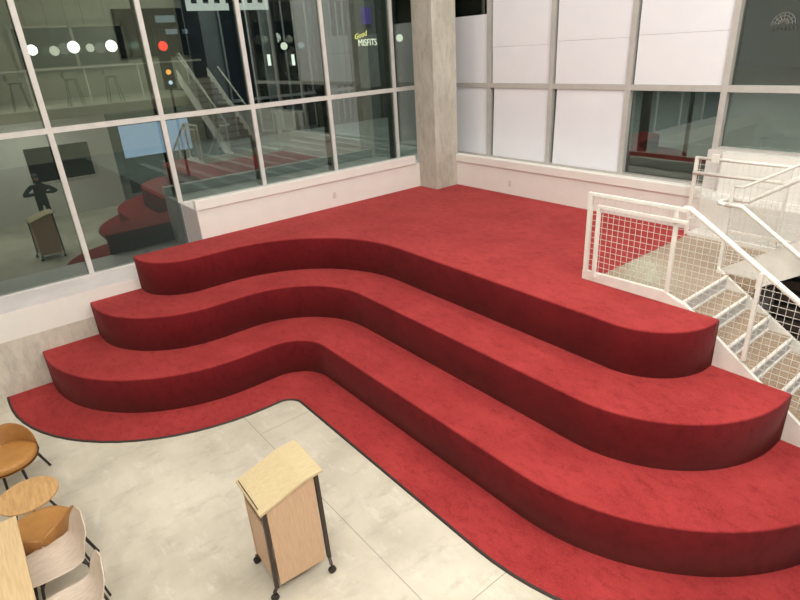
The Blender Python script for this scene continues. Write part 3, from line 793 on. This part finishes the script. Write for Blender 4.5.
# faint emblem on the clear upper pane
em = empty('window_emblem', (5.63, YG+.085, 4.12), label='faint pale fan emblem with dark lettering strokes on the clear upper pane', cat='emblem'); o = (0,0,0)
m = MB()
for r in (.06, .10, .135):
    a = [(r*math.cos(t), 0, r*math.sin(t)) for t in [PI*k/16 for k in range(17)]]
    for p, q in zip(a, a[1:]): m.bar(p, q, .004, .012, up=(0,1,0))
for k in range(7):
    t = PI*(k+.5)/7; m.bar((.03*math.cos(t),0,.03*math.sin(t)), (.13*math.cos(t),0,.13*math.sin(t)), .004, .010, up=(0,1,0))
m.build('fan_mark', 'decal', em)
m = MB()
for k in range(9): m.box(-.13+.045*k, -.105+.045*k, -.002, .002, -.075 + .01*(k%2), -.03)
m.build('lettering_strokes', 'decal_d', em)

# person standing outside beyond the glass
def person(loc, rz, label):
    e = empty('person', loc, rz, label, 'person')
    J = {'pel':(0,0,.95,.18,.14), 'wai':(0,.01,1.12,.18,.14), 'che':(0,.01,1.32,.20,.15), 'shl':(0,.0,1.45,.11,.09), 'nek':(0,.0,1.52,.055,.055), 'hd0':(0,-.01,1.60,.075,.085), 'hd1':(0,-.015,1.70,.08,.095), 'hd2':(0,-.01,1.765,.05,.06)}
    E_ = [('pel','wai'),('wai','che'),('che','shl'),('shl','nek'),('nek','hd0'),('hd0','hd1'),('hd1','hd2')]
    for s, n in ((-1,'l'),(1,'r')):
        J['sh'+n]=(s*.19,0,1.43,.07,.07); J['el'+n]=(s*.47,-.08,1.20,.07,.07); J['wr'+n]=(s*.14,-.30,1.24,.045,.045); J['pa'+n]=(s*.06,-.34,1.28,.035,.02)
        J['hi'+n]=(s*.10,0,.90,.09,.09); J['kn'+n]=(s*.115,-.01,.50,.062,.062); J['an'+n]=(s*.12,.02,.09,.042,.042); J['to'+n]=(s*.13,-.14,.035,.045,.032)
        E_ += [('shl','sh'+n),('sh'+n,'el'+n),('el'+n,'wr'+n),('wr'+n,'pa'+n),('pel','hi'+n),('hi'+n,'kn'+n),('kn'+n,'an'+n),('an'+n,'to'+n)]
        for k in range(5):
            dx = -.03+.016*k; ln = (.05,.075,.085,.078,.06)[k]
            a = 'f%s%da'%(n,k); b = 'f%s%db'%(n,k)
            J[a]=(s*(.055-.0+dx*.6), -.365, 1.295+dx, .009,.009); J[b]=(s*(.03+dx*.3)-s*ln*.2, -.365-ln*.55, 1.31+dx*1.3, .007,.007)
            E_ += [('pa'+n,a),(a,b)]
    keys = list(J); me = bpy.data.meshes.new('body')
    me.from_pydata([J[k][:3] for k in keys], [(keys.index(a), keys.index(b)) for a, b in E_], [])
    ob = bpy.data.objects.new('body', me); COL.objects.link(ob); ob.parent = e
    sk = ob.modifiers.new('skin', 'SKIN'); sk.use_smooth_shade = True
    lay = me.skin_vertices[0].data if len(me.skin_vertices) else None
    if lay is None:
        bpy.context.view_layer.objects.active = ob
    for k, v in zip(keys, me.skin_vertices[0].data): v.radius = J[k][3:]; v.use_root = (k == 'pel')
    ss = ob.modifiers.new('sub', 'SUBSURF'); ss.levels = 1; ss.render_levels = 2
    me.materials.append(M['cloth_dark'])
    MB().sphere((0,.005,1.72), .105, .92, 1.05, .9).build('hair', 'hair', e, smooth=True)
    f = MB().sphere((0,-.045,1.665), .082, .85, .75, 1.15); f.sphere((0,-.115,1.655), .016, .8, 1.1, 1.5, 8)
    f.sphere((-.082,-.01,1.665), .022, .5, 1, 1.4, 8); f.sphere((.082,-.01,1.665), .022, .5, 1, 1.4, 8)
    fc = f.build('face', 'skin', e, smooth=True)
    for s in (-1, 1): MB().sphere((s*.03,-.103,1.685), .010, 1.2, .6, .8, 8).build('eye', 'hair', fc, smooth=True)
    MB().box(-.022, .022, -.108, -.1, 1.612, 1.620).build('mouth', 'leather_d', fc)
    return e
try:
    pe = person((8.05, -6.17, 0), -PI/2-.1, 'person in dark clothes with elbows out, mirrored in the glass behind the lectern'); pe.scale = (.87, .87, .87)
except Exception as ex:
    print('person failed', ex)
M['dark_paving'] = simple('dark_paving', (.03, .032, .03, 1), rough=.7)
tag(MB().box(-23, -.95, -30, -2.6, -.02, .08).build('pavement_outside', 'dark_paving'), 'grey pavement outside the low window', 'pavement', kind='structure')

# ------------------------------------------------------------------ light
w = bpy.data.worlds.new('night'); SC.world = w; w.use_nodes = True
bg = w.node_tree.nodes.get('Background'); bg.inputs[0].default_value = (.10, .13, .17, 1); bg.inputs[1].default_value = .22
def area(name, loc, power, size, col=(1, .925, .82), rot=(0,0,0), sy=None):
    l = bpy.data.lights.new(name, 'AREA'); l.energy = power; l.color = col; l.size = size
    if sy: l.shape = 'RECTANGLE'; l.size_y = sy
    ob = bpy.data.objects.new(name, l); COL.objects.link(ob); ob.location = loc; ob.rotation_euler = rot
    return ob
WARM = (1, .972, .892)
for x in (1.8, 5.2, 8.6):
    for y in (-10.6, -7.4, -4.2, -1.2):
        area('ceiling_light', (x, y, 7.5), 57 if x > 2 else 46, 1.0, WARM)
for y in (-12, -9, -6, -3):
    l = area('gallery_fill', (10.2, y, 6.9), 124, .8, WARM)  # added frontal fill, brightens the window walls
    l.rotation_euler = (Vector((1.0, -1.5, 1.6))-l.location).to_track_quat('-Z', 'Y').to_euler()
for y in (-11, -7, -3): area('gallery_light', (12.3, y, 7.5), 62, 1.0, WARM)
area('under_gallery_light', (12, -3, 2.75), 15, .8, WARM)
for loc, p, s_ in (((-15, 8, 13), 5200, 14), ((6, 22, 14), 8000, 26), ((-9, -9, 9), 130, 6)):
    area('street_fill', loc, p, s_, (.97, 1, .95))  # broad unseen areas added overhead to brighten the street

l = area('wall_fill', (8.3, -6.2, 2.6), 26, 1.2, WARM, sy=.3)  # added fill for the white wall mirrored in the glass
l.rotation_euler = (Vector((9.5, -6.2, 1.2))-l.location).to_track_quat('-Z', 'Y').to_euler()
